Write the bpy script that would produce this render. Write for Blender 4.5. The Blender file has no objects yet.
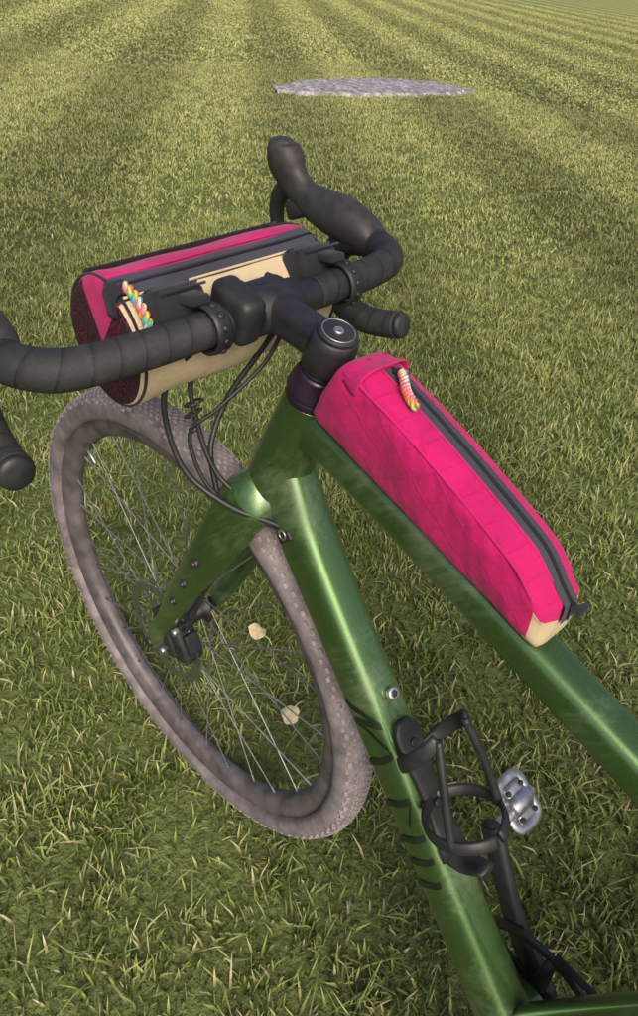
import bpy, bmesh, math, random
import numpy as np
from mathutils import Vector, Matrix
random.seed(3); np.random.seed(3)
sc=bpy.context.scene
sc.view_settings.view_transform='Standard'; sc.view_settings.look='None'; sc.view_settings.exposure=0

# ------------------------------------------------------------ materials
def new_mat(name):
    m=bpy.data.materials.new(name); m.use_nodes=True
    nt=m.node_tree; b=nt.nodes['Principled BSDF']
    return m,nt,b
def N(nt,t,**k):
    n=nt.nodes.new(t)
    for a,v in k.items(): setattr(n,a,v)
    return n
def L(nt,a,b): nt.links.new(a,b)
def coords(nt,kind='Object'):
    return N(nt,'ShaderNodeTexCoord').outputs[kind]
def noise(nt,vec,scale,detail=4,rough=.6):
    n=N(nt,'ShaderNodeTexNoise'); n.inputs['Scale'].default_value=scale
    n.inputs['Detail'].default_value=detail; n.inputs['Roughness'].default_value=rough
    L(nt,vec,n.inputs['Vector']); return n.outputs['Fac']
def ramp(nt,fac,stops):
    r=N(nt,'ShaderNodeValToRGB'); e=r.color_ramp.elements
    e[0].position,e[0].color=stops[0][0],(*stops[0][1],1)
    e[1].position,e[1].color=stops[1][0],(*stops[1][1],1)
    for p,c in stops[2:]:
        x=e.new(p); x.color=(*c,1)
    L(nt,fac,r.inputs['Fac']); return r.outputs['Color']
def mix(nt,fac,a,b,blend='MIX'):
    m=N(nt,'ShaderNodeMix',data_type='RGBA',blend_type=blend)
    for s,v in ((m.inputs[0],fac),(m.inputs[6],a),(m.inputs[7],b)):
        if isinstance(v,(int,float)): s.default_value=v
        elif isinstance(v,tuple): s.default_value=(*v,1)
        else: L(nt,v,s)
    return m.outputs[2]
def math_(nt,op,a,b=0.0,c=0.0):
    m=N(nt,'ShaderNodeMath',operation=op)
    for i,v in enumerate((a,b,c)):
        if isinstance(v,(int,float)): m.inputs[i].default_value=v
        else: L(nt,v,m.inputs[i])
    return m.outputs[0]
def bump(nt,b,h,strength=.3,dist=.002):
    n=N(nt,'ShaderNodeBump'); n.inputs['Strength'].default_value=strength; n.inputs['Distance'].default_value=dist
    L(nt,h,n.inputs['Height']); L(nt,n.outputs[0],b.inputs['Normal'])
def plain(name,col,rough=.5,metal=0,var=.25,nscale=40,bmp=.1,bd=.0006,coat=0):
    m,nt,b=new_mat(name); c=coords(nt)
    f=noise(nt,c,nscale)
    d=tuple(x*(1-var) for x in col); l=tuple(min(1,x*(1+var)) for x in col)
    L(nt,ramp(nt,f,[(.3,d),(.7,l)]),b.inputs['Base Color'])
    r=N(nt,'ShaderNodeMapRange'); L(nt,noise(nt,c,nscale*.5),r.inputs[0])
    r.inputs[1].default_value=.3;r.inputs[2].default_value=.7
    r.inputs[3].default_value=max(0,rough-.1); r.inputs[4].default_value=min(1,rough+.12)
    L(nt,r.outputs[0],b.inputs['Roughness'])
    b.inputs['Metallic'].default_value=metal
    b.inputs['Coat Weight'].default_value=coat
    bump(nt,b,noise(nt,c,nscale*8,3),bmp,bd)
    return m
def paint():
    m,nt,b=new_mat('green_frame_paint'); c=coords(nt)
    fl=noise(nt,c,1900,1)
    base=ramp(nt,fl,[(.30,(.045,.110,.030)),(.72,(.125,.225,.075))])
    mp=N(nt,'ShaderNodeMapping'); mp.inputs['Rotation'].default_value=(0,math.radians(-48),0); L(nt,c,mp.inputs[0])
    mp2=N(nt,'ShaderNodeMapping'); mp2.inputs['Scale'].default_value=(.30,1.8,1.8); L(nt,mp.outputs[0],mp2.inputs[0])
    du=noise(nt,mp2.outputs[0],90,8,.75); big=noise(nt,c,9,2)
    du=math_(nt,'MULTIPLY_ADD',big,.8,math_(nt,'MULTIPLY',du,.55))
    fac=ramp(nt,du,[(.67,(0,0,0)),(.90,(.42,.42,.42))])
    col=mix(nt,fac,base,(.28,.29,.22))
    L(nt,col,b.inputs['Base Color'])
    mt=math_(nt,'MULTIPLY_ADD',fac,-.8,.72); L(nt,mt,b.inputs['Metallic'])
    L(nt,math_(nt,'MULTIPLY_ADD',fac,.6,.32),b.inputs['Roughness'])
    b.inputs['Coat Weight'].default_value=.8; b.inputs['Coat Roughness'].default_value=.10
    return m
def fabric(name,col,quilt=False,rough=.75,var=.2,wrinkle=.5):
    m,nt,b=new_mat(name); c=coords(nt)
    f=noise(nt,c,18,6)
    d=tuple(x*(1-var) for x in col); l=tuple(min(1,x*(1+var)) for x in col)
    colr=ramp(nt,f,[(.3,d),(.7,l)])
    sx=N(nt,'ShaderNodeSeparateXYZ'); L(nt,c,sx.inputs[0])
    def wave(expr,freq): return math_(nt,'SINE',math_(nt,'MULTIPLY',expr,freq))
    w1=wave(math_(nt,'ADD',sx.outputs[0],sx.outputs[1]),5200); w2=wave(math_(nt,'SUBTRACT',sx.outputs[2],sx.outputs[1]),5200)
    weave=math_(nt,'MULTIPLY',w1,w2)
    h=math_(nt,'MULTIPLY_ADD',noise(nt,c,55,4),wrinkle*9,math_(nt,'MULTIPLY',weave,.25))
    h=math_(nt,'MULTIPLY_ADD',noise(nt,c,14,2),wrinkle*22,h)
    if quilt:
        lines=[]
        for sgn in (1,-1):
            e=math_(nt,'MULTIPLY_ADD',sx.outputs[0],.75*sgn,math_(nt,'MULTIPLY',sx.outputs[2],1.0))
            a=math_(nt,'ABSOLUTE',wave(e,math.pi/.026))
            lines.append(math_(nt,'SUBTRACT',1.0,math_(nt,'MINIMUM',math_(nt,'MULTIPLY',a,5.0),1.0)))
        q=math_(nt,'MAXIMUM',lines[0],lines[1])
        h=math_(nt,'MULTIPLY_ADD',q,.9,h)
        colr=mix(nt,math_(nt,'MULTIPLY',q,.18),colr,tuple(x*.5 for x in col))
    L(nt,colr,b.inputs['Base Color'])
    b.inputs['Roughness'].default_value=rough
    b.inputs['Sheen Weight'].default_value=.10; b.inputs['Specular IOR Level'].default_value=.25
    bump(nt,b,h,.6,.0006)
    return m
def tape():
    m,nt,b=new_mat('bar_tape')
    uv=N(nt,'ShaderNodeUVMap'); sx=N(nt,'ShaderNodeSeparateXYZ'); L(nt,uv.outputs[0],sx.inputs[0])
    t=math_(nt,'FRACT',math_(nt,'ADD',math_(nt,'MULTIPLY',sx.outputs[1],48),sx.outputs[0]))
    edge=math_(nt,'POWER',t,9)
    c=coords(nt)
    col=mix(nt,math_(nt,'MULTIPLY',edge,.85),(.028,.027,.030),(.004,.004,.005))
    col=mix(nt,ramp(nt,noise(nt,c,60,5),[(.5,(0,0,0)),(.85,(.4,.4,.4))]),col,(.085,.083,.082))
    L(nt,col,b.inputs['Base Color']); b.inputs['Roughness'].default_value=.64
    b.inputs['Specular IOR Level'].default_value=.38
    h=math_(nt,'MULTIPLY_ADD',t,-3,math_(nt,'MULTIPLY',noise(nt,c,900,2),.35))
    bump(nt,b,h,1.0,.0014)
    return m
def rainbow():
    m,nt,b=new_mat('rainbow_cord')
    uv=N(nt,'ShaderNodeUVMap'); sx=N(nt,'ShaderNodeSeparateXYZ'); L(nt,uv.outputs[0],sx.inputs[0])
    t=math_(nt,'FRACT',math_(nt,'ADD',math_(nt,'MULTIPLY',sx.outputs[1],45),math_(nt,'MULTIPLY',sx.outputs[0],1)))
    r=N(nt,'ShaderNodeValToRGB'); r.color_ramp.interpolation='CONSTANT'
    cs=[(.62,.12,.06),(.68,.48,.06),(.12,.40,.14),(.05,.28,.58),(.70,.60,.22),(.6,.16,.32)]
    e=r.color_ramp.elements; e[0].color=(*cs[0],1); e[0].position=0; e[1].color=(*cs[1],1); e[1].position=1/6
    for i in range(2,6):
        x=e.new(i/6); x.color=(*cs[i],1)
    L(nt,t,r.inputs[0]); L(nt,r.outputs[0],b.inputs['Base Color']); b.inputs['Roughness'].default_value=.8
    return m
def mesh_fabric():
    m,nt,b=new_mat('maroon_mesh'); c=coords(nt)
    v=N(nt,'ShaderNodeTexVoronoi'); v.inputs['Scale'].default_value=330; L(nt,c,v.inputs['Vector'])
    n_=noise(nt,c,25,4)
    col=mix(nt,ramp(nt,v.outputs['Distance'],[(.25,(0,0,0)),(.5,(1,1,1))]),(.18,.010,.055),(.03,.006,.016))
    col=mix(nt,ramp(nt,n_,[(.42,(0,0,0)),(.62,(.8,.8,.8))]),col,(.022,.014,.020))
    L(nt,col,b.inputs['Base Color']); b.inputs['Roughness'].default_value=.6
    bump(nt,b,math_(nt,'MULTIPLY_ADD',n_,12,v.outputs['Distance']),.6,.0008)
    return m
M_paint=paint(); M_tape=tape(); M_rain=rainbow()
M_blk=plain('black_plastic',(.020,.020,.022),.48,0,.3,60,.15)
M_alu=plain('black_anodised',(.022,.020,.025),.46,.1,.3,60,.08)
M_rub=plain('hood_rubber',(.034,.030,.032),.55,0,.3,80,.3,.0004)
M_purp=plain('headset_spacer',(.030,.018,.038),.36,.4,.2,60,.05)
M_sil=plain('worn_silver',(.50,.49,.50),.38,.9,.3,90,.2)
M_steel=plain('rotor_steel',(.4,.4,.41),.3,.95,.2,90,.1)
M_tyre=plain('dusty_tyre_rubber',(.205,.175,.178),.85,0,.42,35,.5,.0008)
M_knob=plain('dusty_tread',(.275,.240,.248),.88,0,.38,60,.4,.0006)
M_rim=plain('dusty_rim',(.13,.113,.118),.5,.1,.5,30,.15)
M_spoke=plain('spoke_steel',(.26,.26,.27),.35,.6,.3,60,.05)
M_mag=fabric('magenta_ripstop',(.53,.005,.125),True,.7,.14,.7)
M_mag2=fabric('magenta_canvas',(.50,.009,.135),False,.7)
M_maroon=mesh_fabric()
M_tan=fabric('tan_canvas',(.58,.46,.29),False,.85,.12,.5)
M_zip=fabric('zipper_tape',(.050,.050,.070),False,.6,.15,.2)
M_web=fabric('black_webbing',(.016,.016,.022),False,.7,.2,.3)
M_teeth=plain('zipper_coil',(.012,.012,.015),.35,0,.2,900,.8,.0006)
M_mark=plain('dark_tube_lettering',(.012,.018,.012),.35,.1,.3,60,.05)

# ------------------------------------------------------------ mesh helpers
def obj(name,verts,faces,mats,parent=None,smooth=True,fm=None,uvs=None,M=None):
    me=bpy.data.meshes.new(name); me.from_pydata([tuple(v) for v in verts],[],faces)
    if not isinstance(mats,(list,tuple)): mats=[mats]
    for m in mats: me.materials.append(m)
    if uvs is not None:
        ul=me.uv_layers.new(name='UVMap')
        for p,u in zip(me.polygons,uvs):
            for li,uvv in zip(p.loop_indices,u): ul.data[li].uv=uvv
    for i,p in enumerate(me.polygons):
        p.use_smooth=smooth
        if fm: p.material_index=fm[i]
    me.update()
    o=bpy.data.objects.new(name,me); sc.collection.objects.link(o)
    if parent: o.parent=parent
    if M is not None: o.matrix_world=M
    return o
def catmull(P,n):
    P=[np.array(p,float) for p in P]
    if n<=1 or len(P)<3: return P
    out=[]
    Q=[2*P[0]-P[1]]+P+[2*P[-1]-P[-2]]
    for i in range(1,len(Q)-2):
        for j in range(n):
            t=j/n;a,b,c,d=Q[i-1],Q[i],Q[i+1],Q[i+2]
            out.append(.5*((2*b)+(-a+c)*t+(2*a-5*b+4*c-d)*t*t+(-a+3*b-3*c+d)*t**3))
    out.append(P[-1]); return out
def sweep(name,pts,rad,mat,parent=None,n=14,sub=5,ref=None,exp=2.0,M=None,caps=True,smooth=True,closed=False):
    if not isinstance(rad,list): rad=[rad]*len(pts)
    R=[(r,r) if isinstance(r,(int,float)) else r for r in rad]
    comb=[(*p,*r) for p,r in zip(pts,R)]
    C=catmull(comb,sub) if not closed else None
    if closed:
        cc=comb+comb[:3]; cc=[comb[-1]]+cc
        C=catmull(cc,sub)[sub:-2*sub-0]
        C=C[:len(comb)*sub]
    C=np.array(C); P=C[:,:3]; m=len(P)
    if closed: T=np.roll(P,-1,0)-np.roll(P,1,0)
    else: T=np.gradient(P,axis=0)
    T/= (np.linalg.norm(T,axis=1)[:,None]+1e-12)
    V=[];F=[];UV=[]
    if ref is None:
        s=np.cross(T[0],[0,0,1.0]); 
        if np.linalg.norm(s)<.1: s=np.cross(T[0],[1.0,0,0])
    l=0;ls=[]
    for i in range(m):
        if ref is not None: s=np.array(ref,float)
        s=s-T[i]*(s@T[i]); s/=np.linalg.norm(s); o=np.cross(T[i],s)
        if i: l+=np.linalg.norm(P[i]-P[i-1])
        ls.append(l)
        for k in range(n):
            a=2*math.pi*k/n; ca,sa=math.cos(a),math.sin(a)
            ca=math.copysign(abs(ca)**(2/exp),ca); sa=math.copysign(abs(sa)**(2/exp),sa)
            V.append(P[i]+s*ca*C[i,3]+o*sa*C[i,4])
    mm=m if closed else m-1
    for i in range(mm):
        j=(i+1)%m
        for k in range(n):
            k2=(k+1)%n
            F.append((i*n+k,i*n+k2,j*n+k2,j*n+k))
            lj=ls[j] if j else l
            UV.append([(k/n,ls[i]),((k+1)/n,ls[i]),((k+1)/n,lj),(k/n,lj)])
    if caps and not closed:
        F.append(tuple(range(n-1,-1,-1))); UV.append([(0,0)]*n)
        F.append(tuple((m-1)*n+k for k in range(n))); UV.append([(0,l)]*n)
    return obj(name,V,F,mat,parent,smooth,None,UV,M)
def revolve(name,prof,center,mat,parent=None,seg=96,M=None,close=True,axis='Y',smooth=True):
    V=[];F=[];n=len(prof)
    for i in range(seg):
        t=2*math.pi*i/seg
        for r,a in prof:
            p=(r*math.cos(t),a,r*math.sin(t)) if axis=='Y' else (r*math.cos(t),r*math.sin(t),a)
            V.append((center[0]+p[0],center[1]+p[1],center[2]+p[2]))
    for i in range(seg):
        j=(i+1)%seg
        for k in range(n if close else n-1):
            k2=(k+1)%n
            F.append((i*n+k,i*n+k2,j*n+k2,j*n+k))
    return obj(name,V,F,mat,parent,smooth,None,None,M)
def cyl(name,p0,p1,r,mat,parent=None,n=20,M=None,r2=None,bev=.0008):
    p0=np.array(p0,float);p1=np.array(p1,float);d=(p1-p0)/np.linalg.norm(p1-p0)
    r2=r if r2 is None else r2
    return sweep(name,[p0,p0+d*bev*.01,p0+d*bev,p1-d*bev,p1-d*bev*.01,p1],[r*.6,r-bev,r,r2,r2-bev,r2*.6],mat,parent,n,1,None,2,M)
def block(name,c,size,mat,parent=None,R=None,bev=.002,M=None,taper=None):
    bm=bmesh.new(); bmesh.ops.create_cube(bm,size=1)
    for v in bm.verts:
        v.co=Vector((v.co.x*size[0],v.co.y*size[1],v.co.z*size[2]))
        if taper and v.co.z>0: v.co.x*=taper; v.co.y*=taper
    bmesh.ops.bevel(bm,geom=bm.edges[:],offset=bev,segments=3,affect='EDGES',profile=.5)
    me=bpy.data.meshes.new(name)
    T=Matrix.Translation(Vector(c)) @ (R.to_4x4() if R else Matrix.Identity(4))
    bm.transform(T); bm.to_mesh(me); bm.free(); me.materials.append(mat)
    for p in me.polygons:p.use_smooth=True
    o=bpy.data.objects.new(name,me); sc.collection.objects.link(o)
    if parent:o.parent=parent
    if M is not None:o.matrix_world=M
    return o
def empty(name):
    e=bpy.data.objects.new(name,None); sc.collection.objects.link(e); e.empty_display_size=.1; return e

# ------------------------------------------------------------ steering transform
ha=math.radians(71)
P0=Vector((-.175,0,.704)); AX=Vector((-math.cos(ha),0,math.sin(ha)))
S=Matrix.Translation(P0)@Matrix.Rotation(math.radians(4.3),4,AX)@Matrix.Translation(-P0)
fwd=np.array([math.sin(ha),0,math.cos(ha)]); ax=np.array(AX)
bike=empty('bicycle')

# ------------------------------------------------------------ wheels
def wheel(cx,cz,tag,M):
    c=(cx,0,cz)
    R=.3275; w=.0245
    prof=[]
    for i in range(17):
        a=math.radians(-125+250*i/16)
        prof.append((R+.0235*math.cos(a),w*math.sin(a)))
    revolve(tag+'_tyre',prof,c,M_tyre,bike,128,M)
    V=[];F=[]
    def knob(th,la,sx,sy,h,skew=0):
        rr=R+.0232*math.cos(la); yy=w*math.sin(la)
        er=Vector((math.cos(th),0,math.sin(th))); et=Vector((-math.sin(th),0,math.cos(th))); ey=Vector((0,1,0))
        nn=(er*math.cos(la)+ey*math.sin(la)).normalized(); sd=(ey*math.cos(la)-er*math.sin(la)).normalized()
        et2=(et+sd*skew).normalized(); sd2=nn.cross(et2)
        o=Vector(c)+er*rr+ey*yy
        b=len(V)
        for hz,k in ((-.001,1),(h,.78)):
            for a1,b1 in ((-1,-1),(1,-1),(1,1),(-1,1)):
                V.append(o+nn*hz+et2*a1*sx*k+sd2*b1*sy*k)
        for f in ((0,3,2,1),(4,5,6,7),(0,1,5,4),(1,2,6,5),(2,3,7,6),(3,0,4,7)): F.append(tuple(b+x for x in f))
    n=190; st=2*math.pi/n
    for i in range(n):
        t=st*i
        for r_ in range(-3,4):
            knob(t+(.5*st if r_%2 else 0),r_*.20,.0030,.0019,.0011,.3*(1 if r_>0 else -1 if r_<0 else 0))
        for sg in (-1,1):
            if i%2==0: knob(t,sg*.90,.0042,.0028,.0019,0)
            else: knob(t,sg*1.04,.0036,.0024,.0016,0)
    obj(tag+'_tread',V,F,M_knob,bike,False,None,None,M)
    rp=[(.3165,-.0150),(.318,-.0135),(.309,-.0105),(.309,.0105),(.318,.0135),(.3165,.0150),(.303,.0145),(.291,.0105),(.2865,.006),(.2860,-.006),(.291,-.0105),(.303,-.0145)]
    revolve(tag+'_rim',rp,c,M_rim,bike,128,M)
    revolve(tag+'_hub',[(.004,-.050),(.0095,-.048),(.0095,-.036),(.0225,-.033),(.0235,-.029),(.0130,-.024),(.0115,0),(.0130,.018),(.024,.022),(.024,.027),(.015,.030),(.0115,.046),(.004,.049)],c,M_blk,bike,32,M)
    V=[];F=[]
    ns=28
    spk=[]
    for i in range(ns):
        side=1 if i%2 else -1
        ang=2*math.pi*(i+.5)/ns
        off=(1 if (i//2)%2 else -1)*math.radians(62)
        y0=.0245 if side>0 else -.031
        p0=np.array([cx+.0215*math.cos(ang+off),y0,cz+.0215*math.sin(ang+off)])
        p1=np.array([cx+.288*math.cos(ang),side*.002,cz+.288*math.sin(ang)])
        spk.append((p0,p1,.0010)); 
        d=(p1-p0)/np.linalg.norm(p1-p0); spk.append((p1-d*.013,p1+d*.002,.0018))
    for p0,p1,r in spk:
        d=(p1-p0)/np.linalg.norm(p1-p0); s=np.cross(d,[0,1,0]); s/=np.linalg.norm(s); o=np.cross(d,s); b=len(V)
        for p in (p0,p1):
            for k in range(6):
                a=k*math.pi/3; V.append(p+s*r*math.cos(a)+o*r*math.sin(a))
        for k in range(6): F.append((b+k,b+(k+1)%6,b+6+(k+1)%6,b+6+k))
    obj(tag+'_spokes',V,F,M_spoke,bike,True,None,None,M)
    a=math.radians(38)
    cyl(tag+'_valve',(cx+.287*math.cos(a),0,cz+.287*math.sin(a)),(cx+.262*math.cos(a),0,cz+.262*math.sin(a)),.003,M_sil,bike,10,M)
    revolve(tag+'_rotor',[(.080,.0355),(.080,.0373),(.066,.0373),(.066,.0355)],c,M_steel,bike,72,M,smooth=False)
    for i in range(6):
        a=2*math.pi*i/6
        sweep(tag+'_rotor_arm_%d'%i,[(cx+.018*math.cos(a-.5),.0364,cz+.018*math.sin(a-.5)),(cx+.045*math.cos(a-.15),.0364,cz+.045*math.sin(a-.15)),(cx+.068*math.cos(a),.0364,cz+.068*math.sin(a))],[(.0008,.004)]*3,M_steel,bike,8,3,(0,1,0),2,M)
wheel(0,.352,'front_wheel',S)
I4=Matrix.Identity(4)
wheel(-1.03,.352,'rear_wheel',I4)

# ------------------------------------------------------------ fork
for sg,t in ((1,'left'),(-1,'right')):
    sweep('fork_leg_'+t,[(-.183,sg*.006,.712),(-.172,sg*.030,.700),(-.158,sg*.043,.668),(-.130,sg*.049,.610),(-.085,sg*.052,.525),(-.040,sg*.054,.430),(-.010,sg*.055,.372),(.002,sg*.055,.350),(.008,sg*.055,.340)],
      [(.018,.024),(.018,.031),(.0125,.030),(.011,.026),(.010,.021),(.009,.0165),(.009,.0145),(.008,.012),(.006,.007)],M_paint,bike,20,5,(0,1,0),2.3,S)
    for k,(x,z) in enumerate([(-.118,.592),(-.093,.540),(-.068,.490)]):
        cyl('fork_bolt_%s_%d'%(t,k),(x,sg*.055,z),(x,sg*.0645,z),.0055,M_alu,bike,14,S)
        cyl('fork_bolt_recess_%s_%d'%(t,k),(x,sg*.060,z),(x,sg*.0651,z),.0024,M_sil,bike,6,S)
cyl('front_axle',(0,-.066,.352),(0,.066,.352),.0075,M_blk,bike,18,S)
cyl('front_axle_cap',(0,-.072,.352),(0,-.058,.352),.011,M_blk,bike,18,S)
c0=np.array(P0)
sweep('fork_crown',[c0-ax*.045,c0-ax*.03,c0-ax*.008,c0+ax*.010],[(.02,.016),(.036,.025),(.035,.031),(.030,.030)],M_paint,bike,28,5,(0,1,0),2.4,S)
Rc=Matrix.Rotation(math.radians(26),3,'Y')
block('brake_caliper_body',(-.052,.040,.385),(.030,.030,.060),M_blk,bike,Rc,.006,S)
block('brake_caliper_mount',(-.033,.052,.395),(.018,.016,.075),M_blk,bike,Rc,.004,S)
block('brake_caliper_fins',(-.068,.038,.392),(.012,.020,.030),M_alu,bike,Rc,.002,S)
for z in (.360,.425):
    cyl('caliper_bolt',(-.030-(z-.36)*.5,.055,z),(-.030-(z-.36)*.5,.064,z),.005,M_sil,bike,10,S)
sweep('front_brake_hose',[(-.060,.045,.415),(-.085,.052,.450),(-.110,.050,.520),(-.145,.046,.600),(-.165,.040,.66)],.0024,M_blk,bike,8,5,None,2,S)

# ------------------------------------------------------------ frame
def axp(t,off=0): return c0+ax*t+fwd*off
sweep('head_tube',[axp(.008),axp(.020),axp(.07),axp(.125),axp(.138)],[(.030,.032),(.0305,.033),(.0265,.030),(.0235,.0255),(.0240,.0245)],M_paint,bike,32,6,(0,1,0),2.1)
sweep('down_tube',[(-.185,0,.742),(-.205,0,.712),(-.235,0,.675),(-.30,0,.602),(-.42,0,.470),(-.53,0,.348),(-.598,0,.275)],
      [(.022,.034),(.0240,.034),(.0250,.030),(.0245,.027),(.0245,.0265),(.0250,.027),(.027,.028)],M_paint,bike,32,6,(0,1,0),3.0)
sweep('top_tube',[(-.212,0,.800),(-.235,0,.803),(-.275,0,.797),(-.40,0,.768),(-.55,0,.728),(-.68,0,.693),(-.742,0,.676)],
      [(.017,.024),(.018,.023),(.0180,.0200),(.0180,.0185),(.0180,.0175),(.017,.016),(.016,.016)],M_paint,bike,32,6,(0,1,0),3.2)
sweep('seat_tube',[(-.598,0,.265),(-.66,0,.45),(-.745,0,.69),(-.757,0,.725)],[.019,.018,.0175,.0178],M_paint,bike,24,5)
cyl('bottom_bracket_shell',(-.598,-.036,.275),(-.598,.036,.275),.024,M_paint,bike,32)
for sg in(1,-1):
    sweep('chain_stay',[(-.61,sg*.025,.275),(-.70,sg*.045,.29),(-.88,sg*.062,.33),(-1.03,sg*.068,.352)],[(.010,.014),(.009,.012),(.008,.010),(.007,.010)],M_paint,bike,16,5,(0,1,0))
    sweep('seat_stay',[(-.738,sg*.014,.665),(-.80,sg*.045,.60),(-.92,sg*.060,.47),(-1.03,sg*.068,.352)],.0085,M_paint,bike,14,5)
cyl('seat_post',(-.755,0,.71),(-.822,0,.93),.0136,M_blk,bike,20)
cyl('seat_clamp',(-.7545,0,.712),(-.760,0,.73),.021,M_blk,bike,24)
sweep('saddle',[(-.64,0,.955),(-.68,0,.962),(-.76,0,.958),(-.83,0,.962),(-.88,0,.968),(-.905,0,.960)],[(.014,.010),(.020,.014),(.034,.016),(.062,.018),(.070,.018),(.050,.010)],M_blk,bike,24,5,(0,1,0),2.3)
sweep('saddle_rails',[(-.70,.02,.945),(-.76,.022,.928),(-.84,.022,.928),(-.88,.03,.95)],.0035,M_sil,bike,8,4)
sweep('saddle_rails_b',[(-.70,-.02,.945),(-.76,-.022,.928),(-.84,-.022,.928),(-.88,-.03,.95)],.0035,M_sil,bike,8,4)
ca=math.radians(51)
for sg in (-1,1):
    d=np.array([math.cos(ca),0,math.sin(ca)])*(-sg)
    b=np.array([-.598,sg*.055,.275]); e=b+d*.1725+np.array([0,sg*.012,0])
    sweep('crank_arm',[b-d*.012,b,b+d*.09,e,e+d*.012],[(.006,.012),(.009,.018),(.008,.013),(.0075,.014),(.005,.008)],M_blk,bike,18,4,(0,1,0),2.6)
    pc=e+np.array([0,sg*.046,0])+np.array([.004,0,.006])*(-sg)
    cyl('pedal_spindle',e,pc+np.array([0,sg*.024,0]),.0070,M_sil,bike,16)
    cyl('pedal_body',pc+np.array([0,-.016,0]),pc+np.array([0,.016,0]),.0125,M_sil,bike,8,None,None,.003)
    tilt=math.radians(35)
    ux=np.array([math.cos(tilt),0,math.sin(tilt)]); uz=np.array([-math.sin(tilt),0,math.cos(tilt)])
    for q in (1,-1):
        a=pc+ux*q*.022
        sweep('pedal_binding',[pc+np.array([0,-.020,0])+ux*q*.004,a+np.array([0,-.017,0]),a+ux*q*.004,a+np.array([0,.017,0]),pc+np.array([0,.020,0])+ux*q*.004],[(.0038,.0060)]*5,M_sil,bike,10,5,tuple(uz))
        block('pedal_plate',tuple(pc+ux*q*.014),(.012,.026,.012),M_sil,bike,Matrix.Rotation(-tilt,3,'Y'),.003)
        for yy in (-.011,.011):
            cyl('pedal_bolt',pc+ux*q*.015+uz*.004+np.array([0,yy,0]),pc+ux*q*.015+uz*.009+np.array([0,yy,0]),.003,M_blk,bike,8)
revolve('chainring',[(.083,-.047),(.083,-.0445),(.070,-.0440),(.070,-.0475)],(-.598,0,.275),M_blk,bike,80)
for i in range(5):
    a=2*math.pi*i/5+.3
    sweep('chainring_spider',[(-.598,-.046,.275),(-.598+.072*math.cos(a),-.046,.275+.072*math.sin(a))],[(.003,.010),(.003,.006)],M_blk,bike,10,1,(0,1,0))
for sgz in (1,-1):
    sweep('chain',[(-.598,-.046,.275+sgz*.085),(-.80,-.047,.315+sgz*.055),(-1.03,-.048,.352+sgz*.035)],[(.0035,.0045)]*3,M_blk,bike,8,3,(0,1,0))
revolve('cassette',[(.012,-.045),(.045,-.050),(.045,-.048),(.025,-.030),(.012,-.030)],(-1.03,0,.352),M_steel,bike,48)

dd=np.array([-.395,0,-.445]); dd/=np.linalg.norm(dd); dn=np.array([-dd[2],0,dd[0]])
if dn[0]<0: dn=-dn
up=-dn
A0=np.array([-.350,0,.547])
def cg(s,h,y):
    p=A0+dd*s+up*(.0275+h); return (p[0],y,p[2])
cyl('frame_bolt',cg(-.005,0,-.003),cg(-.005,.006,-.003),.0068,M_sil,bike,16)
cyl('frame_bolt_socket',cg(-.005,.004,-.003),cg(-.005,.0066,-.003),.0042,M_blk,bike,6)
def dts(s,a):
    a=math.radians(a); e=2/3.0; c_,s_=math.cos(a),math.sin(a)
    Y=math.copysign(abs(c_)**e,c_)*.0254; U=math.copysign(abs(s_)**e,s_)*.0276
    return A0+dd*s+up*U+np.array([0,Y,0])
def stroke(s0,a0,s1,a1,w):
    V=[];F=[];n=10
    for i in range(n+1):
        t=i/n; s=s0+(s1-s0)*t; a=a0+(a1-a0)*t
        for k in (-1,0,1): V.append(dts(s+k*w,a))
    for i in range(n):
        for k in range(2): F.append((i*3+k,i*3+k+1,(i+1)*3+k+1,(i+1)*3+k))
    obj('tube_lettering',V,F,M_mark,bike,True)
for q in [(-.010,-25,.020,50,.0036),(.020,50,.012,-10,.0030),(.012,-10,.045,44,.0030),(.060,-25,.050,48,.0036),(.050,48,.080,44,.0020),(.060,-25,.090,-15,.0030),(.105,-25,.098,46,.0036),(.098,46,.125,15,.0028),(.145,-25,.138,46,.0036),(.170,-25,.163,46,.0036),(.152,15,.168,15,.0030),(.195,-25,.188,46,.0036),(.188,46,.215,42,.0022)]: stroke(*q)

# ------------------------------------------------------------ bottle cage
sweep('bottle_cage_spine',[cg(.022,.004,0),cg(.04,.005,0),(cg(.10,.004,0)),cg(.165,.004,0)],[(.008,.003),(.017,.004),(.012,.004),(.018,.004)],M_blk,bike,14,4,(0,1,0),3)
rb=.037
def ring(s0,s1,a0,a1,name,w,ns=10):
    P=[]
    for i in range(ns):
        t=i/(ns-1); a=math.radians(a0+(a1-a0)*t); s=s0+(s1-s0)*t
        P.append(cg(s,.005+rb-rb*math.cos(a),rb*math.sin(a)))
    return sweep(name,P,[w]*ns,M_blk,bike,12,3,tuple(dd),2.6)
ring(.062,.022,4,150,'bottle_cage_arm_left',(.0075,.0028))
ring(.062,.022,-4,-150,'bottle_cage_arm_right',(.0075,.0028))
ring(.105,.130,4,176,'bottle_cage_ring_left',(.0065,.0028))
ring(.105,.130,-4,-176,'bottle_cage_ring_right',(.0065,.0028))
for sg in (1,-1):
    P=[]
    for i in range(7):
        t=i/6; a=math.radians(150-40*t); P.append(cg(.022+.100*t,.005+rb-rb*math.cos(a),sg*rb*math.sin(a)))
    sweep('bottle_cage_strut',P,.0042,M_blk,bike,10,4)
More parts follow.
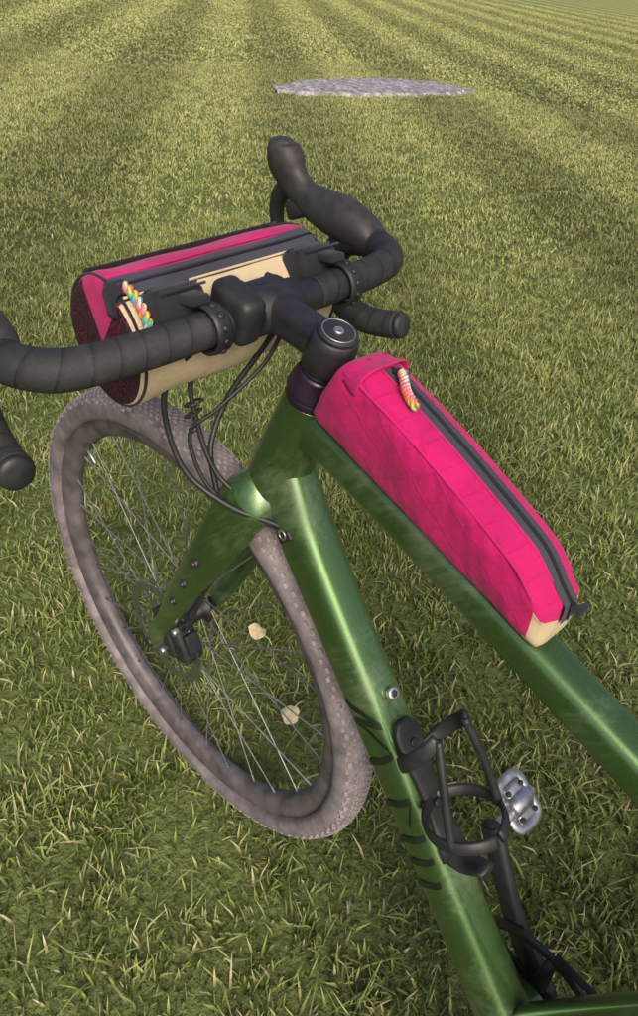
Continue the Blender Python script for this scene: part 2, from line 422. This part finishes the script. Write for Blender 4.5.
sweep('bottle_cage_foot',[cg(.163,.004,0),cg(.172,.02,0),cg(.171,.045,0)],[(.016,.004),(.014,.004),(.010,.004)],M_blk,bike,10,4,(0,1,0))
for s in (.045,.109): cyl('bottle_cage_bolt',cg(s,.007,0),cg(s,.0115,0),.0045,M_alu,bike,14)

# ------------------------------------------------------------ headset, stem
cyl('headset_cup',axp(.137),axp(.146),.0245,M_purp,bike,32,S)
sweep('headset_spacer_cone',[axp(.146),axp(.149),axp(.163),axp(.169)],[.0245,.0255,.022,.0205],M_purp,bike,32,3,None,2,S)
cyl('headset_spacer_low',axp(.1693),axp(.1743),.0190,M_alu,bike,32,S)
sweep('stem_steerer_clamp',[axp(.1745),axp(.178),axp(.194),axp(.205),axp(.210)],[.0195,.021,.0215,.0205,.0185],M_alu,bike,32,4,None,2,S)
cyl('headset_top_cap',axp(.210),axp(.2145),.0175,M_blk,bike,32,S)
revolve('headset_cap_ring',[(.0135,0),(.0145,0),(.0145,.0006),(.0135,.0006)],(0,0,0),M_sil,bike,40,S@Matrix.Translation(Vector(axp(.2146)))@Matrix.Rotation(-(math.pi/2-ha),4,'Y'),axis='Z')
cyl('headset_cap_bolt',axp(.2125),axp(.2162),.0046,M_sil,bike,16,S)
BC=np.array([-.155,-.010,.892])
st0=axp(.195)
sweep('stem_body',[st0,st0*.7+BC*.3+np.array([0,0,.001]),st0*.25+BC*.75,BC],[(.018,.0185),(.0165,.0165),(.0185,.0165),(.024,.019)],M_alu,bike,24,5,(0,1,0),2.8,S)
cyl('stem_bar_clamp',BC+[0,-.025,0],BC+[0,.025,0],.0212,M_alu,bike,32,S)
block('stem_faceplate',tuple(BC+[.014,0,.0]),(.020,.046,.042),M_alu,bike,None,.006,S)
for yy in (-.016,.016):
    for zz in (-.017,.017):
        cyl('faceplate_bolt',BC+[.020,yy,zz],BC+[.027,yy,zz],.0036,M_blk,bike,10,S)
block('accessory_mount',tuple(BC+[.000,.042,.008]),(.050,.028,.046),M_blk,bike,Matrix.Rotation(math.radians(-14),3,'Y'),.009,S)
# ------------------------------------------------------------ handlebar
for sg,t in ((1,'left'),(-1,'right')):
    dy=.012 if sg>0 else -.008
    B=lambda x,y,z:(x,sg*(y+dy*min(1,max(0,(y-.11)/.09))),z)
    zb=.892
    cyl('handlebar_centre_'+t,(BC[0],0,zb),B(BC[0],.075,zb),.0159,M_alu,bike,24,S)
    P=[B(-.155,.060,zb),B(-.155,.110,zb),B(-.153,.155,.893),B(-.146,.185,.895),B(-.125,.202,.897),B(-.095,.206,.896),B(-.066,.207,.885),B(-.050,.209,.861),B(-.050,.211,.834),B(-.068,.213,.812),B(-.098,.216,.803),B(-.125,.218,.806),B(-.148,.220,.812)]
    if sg>0: P=P[:-2]+[B(-.110,.217,.804),B(-.120,.218,.805)]
    e1=np.array(P[-1]); e0=np.array(P[-2]); de=(e1-e0)/np.linalg.norm(e1-e0)
    sweep('handlebar_'+t,P,[.0160]*3+[.0165]*3+[.0160]*7,M_tape,bike,22,7,None,2,S)
    sweep('bar_end_plug_'+t,[e1-de*.002,e1+de*.005,e1+de*.008],[.0150,.0148,.010],M_blk,bike,20,3,None,2,S)
    sweep('brake_hood_'+t,[B(-.112,.206,.903),B(-.098,.206,.905),B(-.066,.207,.910),B(-.030,.207,.914),B(-.002,.206,.921),B(.018,.205,.935),B(.030,.204,.952),B(.035,.203,.968),B(.035,.203,.976)],
        [(.0165,.010),(.0200,.018),(.0225,.0235),(.0185,.022),(.0135,.0185),(.0140,.0195),(.0185,.0225),(.0168,.0185),(.009,.010)],M_rub,bike,28,7,(0,1,0),2.3,S)
    sweep('brake_lever_'+t,[B(.020,.207,.930),B(.042,.208,.912),B(.050,.210,.885),B(.040,.213,.850),B(.018,.217,.820),B(.000,.220,.806)],[(.010,.014),(.0095,.011),(.0085,.008),(.008,.006),(.0085,.0055),(.005,.003)],M_blk,bike,16,5,(0,1,0),2.4,S)
    block('lever_pivot_'+t,B(.006,.207,.905),(.030,.026,.022),M_blk,bike,Matrix.Rotation(math.radians(25),3,'Y'),.005,S)

# ------------------------------------------------------------ cables
def cable(name,P,r=.0027,M=S): sweep(name,P,r,M_blk,bike,10,8,None,2,M)
cable('brake_hose_loop_left',[(-.150,.060,.880),(-.115,.075,.835),(-.108,.080,.790),(-.130,.076,.735),(-.170,.055,.705),(-.205,.030,.692),(-.225,.020,.688)],.003)
cable('shift_cable_loop',[(-.140,.035,.875),(-.110,.048,.830),(-.118,.052,.780),(-.145,.048,.725),(-.185,.030,.698),(-.222,.021,.684)])
cable('brake_hose_loop_right',[(-.150,-.035,.880),(-.120,-.025,.825),(-.108,.005,.780),(-.118,.035,.74),(-.138,.045,.70),(-.150,.050,.66)],.003)
cable('dropper_cable',[(-.155,-.030,.875),(-.145,-.010,.830),(-.130,.035,.790),(-.118,.060,.765),(-.140,.058,.715),(-.18,.040,.690),(-.218,.022,.686)],.0022)
for k,(zt,sx_) in enumerate(((.795,0),(.783,.003))):
    sweep('cable_tie',[(-.120+sx_,.044,zt+.004),(-.110,.046,zt),(-.109,.058,zt-.003),(-.119,.057,zt+.002)],.0014,M_blk,bike,8,5,None,2,S,closed=True)
sweep('cable_tie_tail',[(-.118,.056,.790),(-.130,.066,.778),(-.140,.070,.784)],.0012,M_blk,bike,6,4,None,2,S)
block('cable_port',(-.226,.0245,.684),(.022,.004,.010),M_alu,bike,Matrix.Rotation(math.radians(48),3,'Y'),.0015)
revolve('cable_port_ring',[(.0042,0),(.0058,0),(.0058,.0015),(.0042,.0015)],(0,0,0),M_sil,bike,24,Matrix.Translation((-.224,.0262,.687))@Matrix.Rotation(-math.pi/2,4,'X'),axis='Z')

# ------------------------------------------------------------ handlebar bag
hb=empty('handlebar_bag')
cx,cz,r=-.071,.861,.060
ys=[-.124,-.124,-.122,-.118,-.112]+list(np.linspace(-.100,.092,28))+[.102,.108,.112,.114,.114]
rs=[0.0,.050,.0565,.0595,.0605]+[.060]*28+[.0605,.0595,.0565,.050,0.0]
V=[];F=[];fm=[];n=96
for i,(y,rr) in enumerate(zip(ys,rs)):
    for k in range(n):
        a=2*math.pi*k/n
        w=1+ .022*math.sin(3*a+9*y)*math.sin(25*y+a)+.014*math.sin(60*y+5*a)
        V.append((cx+rr*w*math.cos(a)*.98,y,cz+rr*w*math.sin(a)))
for i in range(len(ys)-1):
    for k in range(n):
        F.append((i*n+k,(i+1)*n+k,(i+1)*n+(k+1)%n,i*n+(k+1)%n))
        a=(k+.5)*360/n
        if i<2 or i>=len(ys)-3: mi=0 if 62<a<125 else 1
        else: mi=0 if 52<a<96 else (2 if 96<=a<122 else (3 if 122<=a<255 else 1))
        fm.append(mi)
obj('bag_body',V,F,[M_mag2,M_maroon,M_zip,M_tan,M_web],hb,True,fm,None,S)
def barc(a,y,rr=r): 
    a=math.radians(a); return (cx+.98*rr*math.cos(a),y,cz+rr*math.sin(a))
for nm,a,rr,mt in (('zipper_coil',109,.0015,M_teeth),('zipper_seam_front',96,.0012,M_mag2),('zipper_seam_rear',122,.0012,M_tan),('seam_front',52,.0012,M_web)):
    sweep(nm,[barc(a,y,.0612) for y in (-.118,-.06,0,.06,.108)],rr,mt,hb,8,5,None,2,S)
for y,nm in ((.109,'end_piping_left'),(-.119,'end_piping_right')):
    sweep(nm,[barc(a,y,.0600) for a in range(0,360,15)],.0014,M_web,hb,8,2,None,2,S,closed=True)
sweep('front_daisy_webbing',[barc(56,y,.0615) for y in (-.118,-.06,0,.06,.106)],[(.006,.0012)]*5,M_web,hb,8,5,(.5,0,-1),2,S)
for y,t in ((.060,'left'),(-.100,'right')):
    P=[]
    for k in range(20):
        a=2*math.pi*k/20; P.append((BC[0]+.0205*math.cos(a),y,BC[2]+.0205*math.sin(a)))
    sweep('strap_'+t,P,[(.0085,.0020)]*20,M_blk,hb,10,2,(0,1,0),3,S,closed=True)
    for k in range(7):
        a=math.radians(40+k*30)
        p=np.array([BC[0]+.0220*math.cos(a),y,BC[2]+.0220*math.sin(a)]); d=np.array([math.cos(a),0,math.sin(a)])
        cyl('strap_stud_%s_%d'%(t,k),p,p+d*.0022,.0034,M_blk,hb,10,S,.0026)
    block('strap_pad_'+t,(BC[0]+.033,y+.012,BC[2]+.012),(.036,.050,.034),M_web,hb,Matrix.Rotation(math.radians(15),3,'Y'),.010,S)
    block('strap_buckle_'+t,(BC[0]+.012,y+.008,BC[2]+.025),(.026,.020,.008),M_web,hb,Matrix.Rotation(math.radians(10),3,'Y'),.003,S)
    for g in (-.012,0,.012):
        sweep('strap_pad_stitch',[(BC[0]+.030+g,y-.010,BC[2]+.0295-g*.25),(BC[0]+.030+g,y+.034,BC[2]+.0295-g*.25)],.0012,M_web,hb,6,1,None,2,S)
def cord(name,P,parent,M,r=.0024):
    P=catmull(P,8); m=len(P)
    for ph in (0,math.pi):
        Q=[]
        for i,p in enumerate(P):
            a=i*1.1+ph; T=P[min(i+1,m-1)]-P[max(i-1,0)]; T/=np.linalg.norm(T)
            s=np.cross(T,[0.2,.9,.3]); s/=np.linalg.norm(s); o=np.cross(T,s)
            Q.append(p+s*r*.95*math.cos(a)+o*r*.95*math.sin(a))
        sweep(name+('_a' if ph==0 else '_b'),Q,r,M_rain,parent,8,2,None,2,M)
cord('zipper_pull_cord',[barc(114,.102,.066),barc(130,.101,.0675),barc(146,.102,.0680),barc(160,.104,.0675),barc(172,.106,.0665)],hb,S,.0025)
block('zipper_slider',barc(109,.103,.0630),(.008,.010,.005),M_blk,hb,None,.0015,S)
sweep('end_tab_left',[barc(112,.104,.062),barc(113,.112,.0635),barc(116,.1165,.058),barc(128,.1165,.046)],[(.009,.0012)]*4,M_web,hb,8,4,(1,0,.3),2,S)

# ------------------------------------------------------------ top tube bag
tb=empty('top_tube_bag')
def Bp(s): return np.array([-.243-.245*s,0,.8280-.0600*s])
def Tp(s):
    x=-.280-.202*s; z=.903-.080*s+.004*math.sin(math.pi*s)
    if s>.86:
        u=(s-.86)/.14; z-=.016*u*u; x-=.004*u
    if s<.05: z-=.003*(1-s/.05)
    return np.array([x,0,z])
BW=.0262; BE=5.0
ss=[0,0,0,.012]+list(np.linspace(.03,.97,60))+[.985,1,1,1]
sh=[0,.80,.94,.985]+[1]*60+[.985,.94,.80,0]
nr=72; V=[];F=[];fm=[]
for i,(s,k) in enumerate(zip(ss,sh)):
    b,t=Bp(s),Tp(s); c=(b+t)/2; h=(t-b)/2
    puff=1+.05*math.sin(math.pi*s)
    endoff=np.array([0,0,0.])
    if i in (0,1): endoff=np.array([.005,0,0])
    if i==2: endoff=np.array([.003,0,0])
    if i>=len(ss)-2: endoff=np.array([-.005,0,0])
    if i==len(ss)-3: endoff=np.array([-.003,0,0])
    for q in range(nr):
        a=2*math.pi*q/nr; ca_,sa=math.cos(a),math.sin(a)
        e=2/BE
        X=math.copysign(abs(ca_)**e,ca_); Z=math.copysign(abs(sa)**e,sa)
        side=1-abs(Z)**3
        wob=1+side*(.045*math.sin(17*s+3*Z)+.032*math.sin(37*s-6*Z+X)+.018*math.sin(83*s+9*Z))
        wy=BW*k*puff*wob*(1 if Z>0 else 1-.14*abs(Z))
        V.append(c+h*Z*k+np.array([0,1,0])*X*wy+endoff)
for i in range(len(ss)-1):
    for q in range(nr):
        F.append((i*nr+q,i*nr+(q+1)%nr,(i+1)*nr+(q+1)%nr,(i+1)*nr+q))
        a=(q+.5)*360/nr
        fm.append(1 if ((ss[i]>.965 and 195<a<345) or (i>=len(ss)-4 and 150<a<390) or (i>=len(ss)-4 and a<20)) else 0)
obj('bag_shell',V,F,[M_mag,M_tan],tb,True,fm)
def tp(s,y,off):
    t,b=Tp(s),Bp(s); h=(t-b)/2; c=(t+b)/2; u=h/np.linalg.norm(h)
    yy=min(abs(y)/(BW*(1+.05*math.sin(math.pi*s))),.9995); zz=(1-yy**BE)**(1/BE)
    p=c+h*zz+u*off; return (p[0],y,p[2])
S1=list(np.linspace(.10,.985,28))
def strip(name,y0,y1,off,mat):
    V=[];F=[]
    rows=[[tp(s,y0+(y1-y0)*j/6,off) for j in range(7)] for s in S1]
    e=Tp(1); u=Bp(1)-e
    for g in (.12,.3,.45,.55):
        rows.append([tuple(np.array([e[0]-.0063-off,y0+(y1-y0)*j/6,e[2]])+u*g) for j in range(7)])
    for r_ in rows: V+=r_
    for i in range(len(rows)-1):
        for j in range(6): F.append((i*7+j,i*7+j+1,(i+1)*7+j+1,(i+1)*7+j))
    return obj(name,V,F,mat,tb)
strip('zipper_tape',-.0140,.0020,.0010,M_zip)
strip('zipper_coil_strip',-.0078,-.0045,.0020,M_teeth)
for yy,nm in ((.0245,'top_seam_left'),(-.0245,'top_seam_right'),(-.0150,'zip_seam_right'),(.0028,'zip_seam_left')):
    sweep(nm,[tp(s,yy,.0002) for s in np.linspace(.02,.97,14)],.0012,M_mag2,tb,8,3)
sweep('front_strap',[tp(.07,yv,.0016) for yv in (.0262,.024,.016,0,-.016,-.024,-.0262)],[(.0095,.0010)]*7,M_mag2,tb,8,3,(1,0,-.3))
block('zipper_slider',tp(.145,-.006,.004),(.012,.008,.004),M_blk,tb,None,.0012)
cord('zipper_pull_cord',[tp(.15,-.004,.007),tp(.18,.000,.008),tp(.215,.005,.0075),tp(.25,.007,.006),tp(.30,.009,.0055)],tb,None,.0021)
e=Bp(1)
sweep('rear_tab',[(e[0]-.004,-.006,e[2]+.026),(e[0]-.011,-.012,e[2]+.028),(e[0]-.011,-.020,e[2]+.022),(e[0]-.003,-.018,e[2]+.018)],[(.0015,.006)]*4,M_web,tb,8,4,(1,0,0))

# ------------------------------------------------------------ camera
cam=bpy.data.cameras.new('camera'); co=bpy.data.objects.new('camera',cam); sc.collection.objects.link(co); sc.camera=co
yaw,pit,rol=[math.radians(a) for a in(-44.4,35.2,5.8)]
F_=Vector((math.cos(yaw)*math.cos(pit),math.sin(yaw)*math.cos(pit),-math.sin(pit)))
R_=Vector((math.sin(yaw),-math.cos(yaw),0)); U_=R_.cross(F_)
R2=R_*math.cos(rol)+U_*math.sin(rol); U2=-R_*math.sin(rol)+U_*math.cos(rol)
Mx=Matrix((R2,U2,-F_)).transposed().to_4x4(); Mx.translation=Vector((-.62,.375,1.154)); co.matrix_world=Mx
cam.sensor_fit='VERTICAL'; cam.sensor_height=36; cam.lens=36*715/1016; cam.shift_y=-49.5/1016
cam.clip_start=.02; cam.clip_end=1500

# ------------------------------------------------------------ lawn
def stripes(nt):
    g=N(nt,'ShaderNodeNewGeometry'); pos=g.outputs['Position']
    sx=N(nt,'ShaderNodeSeparateXYZ'); L(nt,pos,sx.inputs[0])
    th=math.radians(-36)
    lat=math_(nt,'ADD',math_(nt,'MULTIPLY',sx.outputs[0],-math.sin(th)),math_(nt,'MULTIPLY',sx.outputs[1],math.cos(th)))
    wob=noise(nt,pos,.9,3,.65)
    lat=math_(nt,'MULTIPLY_ADD',wob,.40,lat)
    w=math_(nt,'SINE',math_(nt,'MULTIPLY',lat,2*math.pi/1.5))
    w=math_(nt,'MULTIPLY_ADD',w,.8,.5)
    w=math_(nt,'MINIMUM',math_(nt,'MAXIMUM',w,0),1)
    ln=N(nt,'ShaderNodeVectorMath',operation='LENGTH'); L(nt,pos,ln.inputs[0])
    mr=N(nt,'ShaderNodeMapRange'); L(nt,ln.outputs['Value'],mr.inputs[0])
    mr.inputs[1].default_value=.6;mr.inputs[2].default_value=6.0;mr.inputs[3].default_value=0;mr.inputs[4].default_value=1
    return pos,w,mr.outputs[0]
def grass_mat():
    m,nt,b=new_mat('grass_blades')
    pos,w,far_sheen=stripes(nt)
    at=N(nt,'ShaderNodeAttribute',attribute_name='rnd'); sp=N(nt,'ShaderNodeSeparateColor'); L(nt,at.outputs['Color'],sp.inputs[0])
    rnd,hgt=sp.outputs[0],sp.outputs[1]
    c=ramp(nt,rnd,[(0,(.075,.140,.022)),(.45,(.165,.235,.048)),(.80,(.27,.315,.085)),(.90,(.46,.42,.22)),(1,(.58,.52,.33))])
    patch=noise(nt,pos,3.0,4,.7)
    pf=math_(nt,'MULTIPLY_ADD',far_sheen,.12,patch)
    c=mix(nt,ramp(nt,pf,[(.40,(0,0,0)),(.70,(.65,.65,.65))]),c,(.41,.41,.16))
    c=mix(nt,math_(nt,'MULTIPLY',far_sheen,.30),c,(.55,.57,.25))  # sheen of the distant lawn painted into the blade colour, growing with distance
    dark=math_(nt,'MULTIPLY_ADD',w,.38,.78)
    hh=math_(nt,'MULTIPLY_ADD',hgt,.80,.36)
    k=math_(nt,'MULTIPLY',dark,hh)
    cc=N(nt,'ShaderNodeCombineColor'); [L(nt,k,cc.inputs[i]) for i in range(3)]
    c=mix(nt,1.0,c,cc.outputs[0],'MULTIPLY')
    L(nt,c,b.inputs['Base Color']); b.inputs['Roughness'].default_value=.55; b.inputs['Specular IOR Level'].default_value=.3
    return m
def soil_mat():
    m,nt,b=new_mat('lawn_soil'); pos,w,far_sheen=stripes(nt)
    c=ramp(nt,noise(nt,pos,60,5,.75),[(.3,(.040,.058,.016)),(.55,(.12,.15,.045)),(.8,(.24,.25,.11))])
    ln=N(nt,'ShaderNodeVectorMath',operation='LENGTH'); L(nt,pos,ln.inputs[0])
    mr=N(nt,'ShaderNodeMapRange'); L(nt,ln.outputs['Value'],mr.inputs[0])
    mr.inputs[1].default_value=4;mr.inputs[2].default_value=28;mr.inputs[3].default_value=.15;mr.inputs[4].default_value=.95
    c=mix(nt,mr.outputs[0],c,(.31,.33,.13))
    k=math_(nt,'MULTIPLY_ADD',w,.38,.74); cc=N(nt,'ShaderNodeCombineColor'); [L(nt,k,cc.inputs[i]) for i in range(3)]
    L(nt,mix(nt,1.0,c,cc.outputs[0],'MULTIPLY'),b.inputs['Base Color']); b.inputs['Roughness'].default_value=.95
    b.inputs['Specular IOR Level'].default_value=.1
    bump(nt,b,noise(nt,pos,80,4),.8,.02)
    return m
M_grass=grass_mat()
obj('ground',[(-400,-400,0),(400,-400,0),(400,400,0),(-400,400,0)],[(0,1,2,3)],soil_mat())
lawn=empty('grass_lawn')
def patch(name,size,nb,hw,hmin,hmax):
    rng=np.random.default_rng(len(name)*7+nb)
    x=rng.uniform(-size/2,size/2,nb); y=rng.uniform(-size/2,size/2,nb)
    a=rng.uniform(0,2*math.pi,nb)
    nc=int(size*size*260)+4; cxy=rng.uniform(-size/2,size/2,(nc,2)); idx=rng.integers(0,nc,nb)
    cl=rng.random(nb)<.5
    x=np.where(cl,cxy[idx,0]+rng.normal(0,.020,nb),x); y=np.where(cl,cxy[idx,1]+rng.normal(0,.020,nb),y)
    h=rng.uniform(hmin,hmax,nb)*np.where(cl,1.1,.8); lean=rng.gamma(2.0,.30,nb)
    da=rng.uniform(0,2*math.pi,nb); w=hw*rng.uniform(.6,1.3,nb)
    wx,wy=np.cos(a)*w,np.sin(a)*w
    V=np.zeros((nb,5,3))
    def put(i,t,sgn,wk):
        bend=h*lean*t**1.8
        V[:,i,0]=x+np.cos(da)*bend+sgn*wx*wk; V[:,i,1]=y+np.sin(da)*bend+sgn*wy*wk
        V[:,i,2]=h*t*(1-.25*np.minimum(lean,1.6)*t)
    put(0,0,-1,1);put(1,0,1,1);put(2,.55,-1,.85);put(3,.55,1,.85);put(4,1,0,0)
    F=[]
    for b_ in np.arange(nb)*5: F.append((b_,b_+1,b_+3,b_+2)); F.append((b_+2,b_+3,b_+4))
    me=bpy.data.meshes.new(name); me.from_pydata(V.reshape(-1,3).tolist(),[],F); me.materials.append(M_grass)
    ca_=me.color_attributes.new(name='rnd',type='FLOAT_COLOR',domain='POINT')
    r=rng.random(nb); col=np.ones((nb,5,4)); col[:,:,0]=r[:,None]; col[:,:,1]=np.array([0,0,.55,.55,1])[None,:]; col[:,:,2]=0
    ca_.data.foreach_set('color',col.ravel())
    me.polygons.foreach_set('use_smooth',[True]*len(me.polygons))
    return me
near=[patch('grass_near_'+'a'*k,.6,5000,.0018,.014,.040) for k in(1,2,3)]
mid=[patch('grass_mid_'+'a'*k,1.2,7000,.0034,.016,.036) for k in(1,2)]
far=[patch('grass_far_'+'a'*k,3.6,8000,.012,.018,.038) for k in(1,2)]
camxy=np.array([-.62,.375]); hd=np.array([math.cos(yaw),math.sin(yaw)])
def info(x,y):
    v=np.array([x,y])-camxy; d=np.linalg.norm(v); return d,v@hd/(d+1e-9)
def add(ms,x,y):
    o=bpy.data.objects.new('grass_patch',random.choice(ms)); sc.collection.objects.link(o); o.parent=lawn
    o.location=(x,y,0); o.rotation_euler=(0,0,random.choice((0,1,2,3))*math.pi/2); o.scale=(1.03,1.03,random.uniform(.9,1.12))
for i in range(-16,16):
    for j in range(-16,16):
        X,Y=(i+.5)*3.6,(j+.5)*3.6; d,c=info(X,Y)
        if d>38 or (c<.6 and d>4.5): continue
        if d>10: add(far,X,Y); continue
        for a in range(3):
            for b in range(3):
                x,y=X-1.2+a*1.2,Y-1.2+b*1.2; d2,c2=info(x,y)
                if d2>3.6: add(mid,x,y)
                else:
                    for u in (-.3,.3):
                        for v in (-.3,.3): add(near,x+u,y+v)
# strip of grey gravel lying at the far side of the lawn
def gravel():
    m,nt,b=new_mat('gravel'); c=coords(nt)
    v=N(nt,'ShaderNodeTexVoronoi'); v.inputs['Scale'].default_value=22; L(nt,c,v.inputs['Vector'])
    sp=N(nt,'ShaderNodeSeparateColor'); L(nt,v.outputs['Color'],sp.inputs[0])
    col=ramp(nt,sp.outputs[0],[(0,(.16,.14,.16)),(.5,(.36,.33,.37)),(1,(.58,.54,.56))])
    L(nt,mix(nt,ramp(nt,noise(nt,c,5,4),[(.4,(0,0,0)),(.7,(.6,.6,.6))]),col,(.24,.20,.19)),b.inputs['Base Color']); b.inputs['Roughness'].default_value=.9
    bump(nt,b,v.outputs['Distance'],1,.03); return m
near_e=[];far_e=[]
rg=np.random.default_rng(4)
nm_=26
for i in range(nm_+1):
    t=i/nm_
    xn=5.28-.46*math.sin(t*math.pi*.5)+rg.normal(0,.02); yn=-4.42-2.45*t
    near_e.append((xn+.10*(abs(2*t-1)**4),yn))
    far_e.append((xn+.12+.62*math.sin(math.pi*min(1,max(0,t)))**.6+.30*t+rg.normal(0,.03),yn+(-.30)*math.sin(math.pi*t)))
n_=nm_+1; V=[];F=[]
for (a,b) in zip(near_e,far_e):
    V+=[(a[0]-.03,a[1],-.01),(a[0],a[1],.036),(b[0],b[1],.036),(b[0]+.03,b[1],-.01)]
for i in range(nm_):
    for k in range(3): F.append((i*4+k,i*4+k+1,(i+1)*4+k+1,(i+1)*4+k))
obj('gravel_path',V,F,gravel(),None,False)
# pale fallen leaves resting on the grass
M_leafy=plain('dry_leaf',(.74,.60,.34),.6,0,.35,70,.5)
for k,(x,y,rt) in enumerate([(.1266,-.2365,.4),(-.0583,-.1682,1.9)]):
    V=[(0,0,0)];F=[];nn=22
    for ring_ in (.5,1):
        for q in range(nn):
            a=2*math.pi*q/nn; rr=.0180*ring_*(1+.07*math.sin(5*a+k)+.04*math.sin(9*a))*(1+.14*math.cos(a))
            V.append((rr*math.cos(a),rr*.92*math.sin(a),.006*ring_**2*math.cos(2*a+k)))
    for q in range(nn): F.append((0,1+q,1+(q+1)%nn)); F.append((1+q,1+nn+q,1+nn+(q+1)%nn,1+(q+1)%nn))
    lf=obj('fallen_leaf',V,F,M_leafy,None,True)
    lf.matrix_world=Matrix.Translation((x,y,.040))@Matrix.Rotation(math.radians(-16),4,'Y')@Matrix.Rotation(rt,4,'Z')
    st=sweep('leaf_stalk',[(-.016,0,0),(-.026,.002,.001),(-.036,.006,-.004)],.0008,M_leafy,lf,6,3)

# ------------------------------------------------------------ world + light
w=bpy.data.worlds.new('World'); sc.world=w; w.use_nodes=True; nt=w.node_tree
sky=nt.nodes.new('ShaderNodeTexSky'); sky.sky_type='NISHITA'; sky.sun_disc=False
el,az=math.radians(40),math.radians(150)
sky.sun_elevation=el; sky.sun_rotation=math.pi/2-az; sky.dust_density=4.5; sky.air_density=.8
bg=nt.nodes['Background']; bg.inputs[1].default_value=.14; nt.links.new(sky.outputs[0],bg.inputs[0])
sl=bpy.data.lights.new('sun','SUN'); sl.energy=2.7; sl.angle=math.radians(30); sl.color=(1,.90,.74)
so=bpy.data.objects.new('sun',sl); sc.collection.objects.link(so)
dirv=Vector((math.cos(az)*math.cos(el),math.sin(az)*math.cos(el),math.sin(el)))
so.rotation_euler=dirv.to_track_quat('Z','Y').to_euler(); so.location=dirv*20
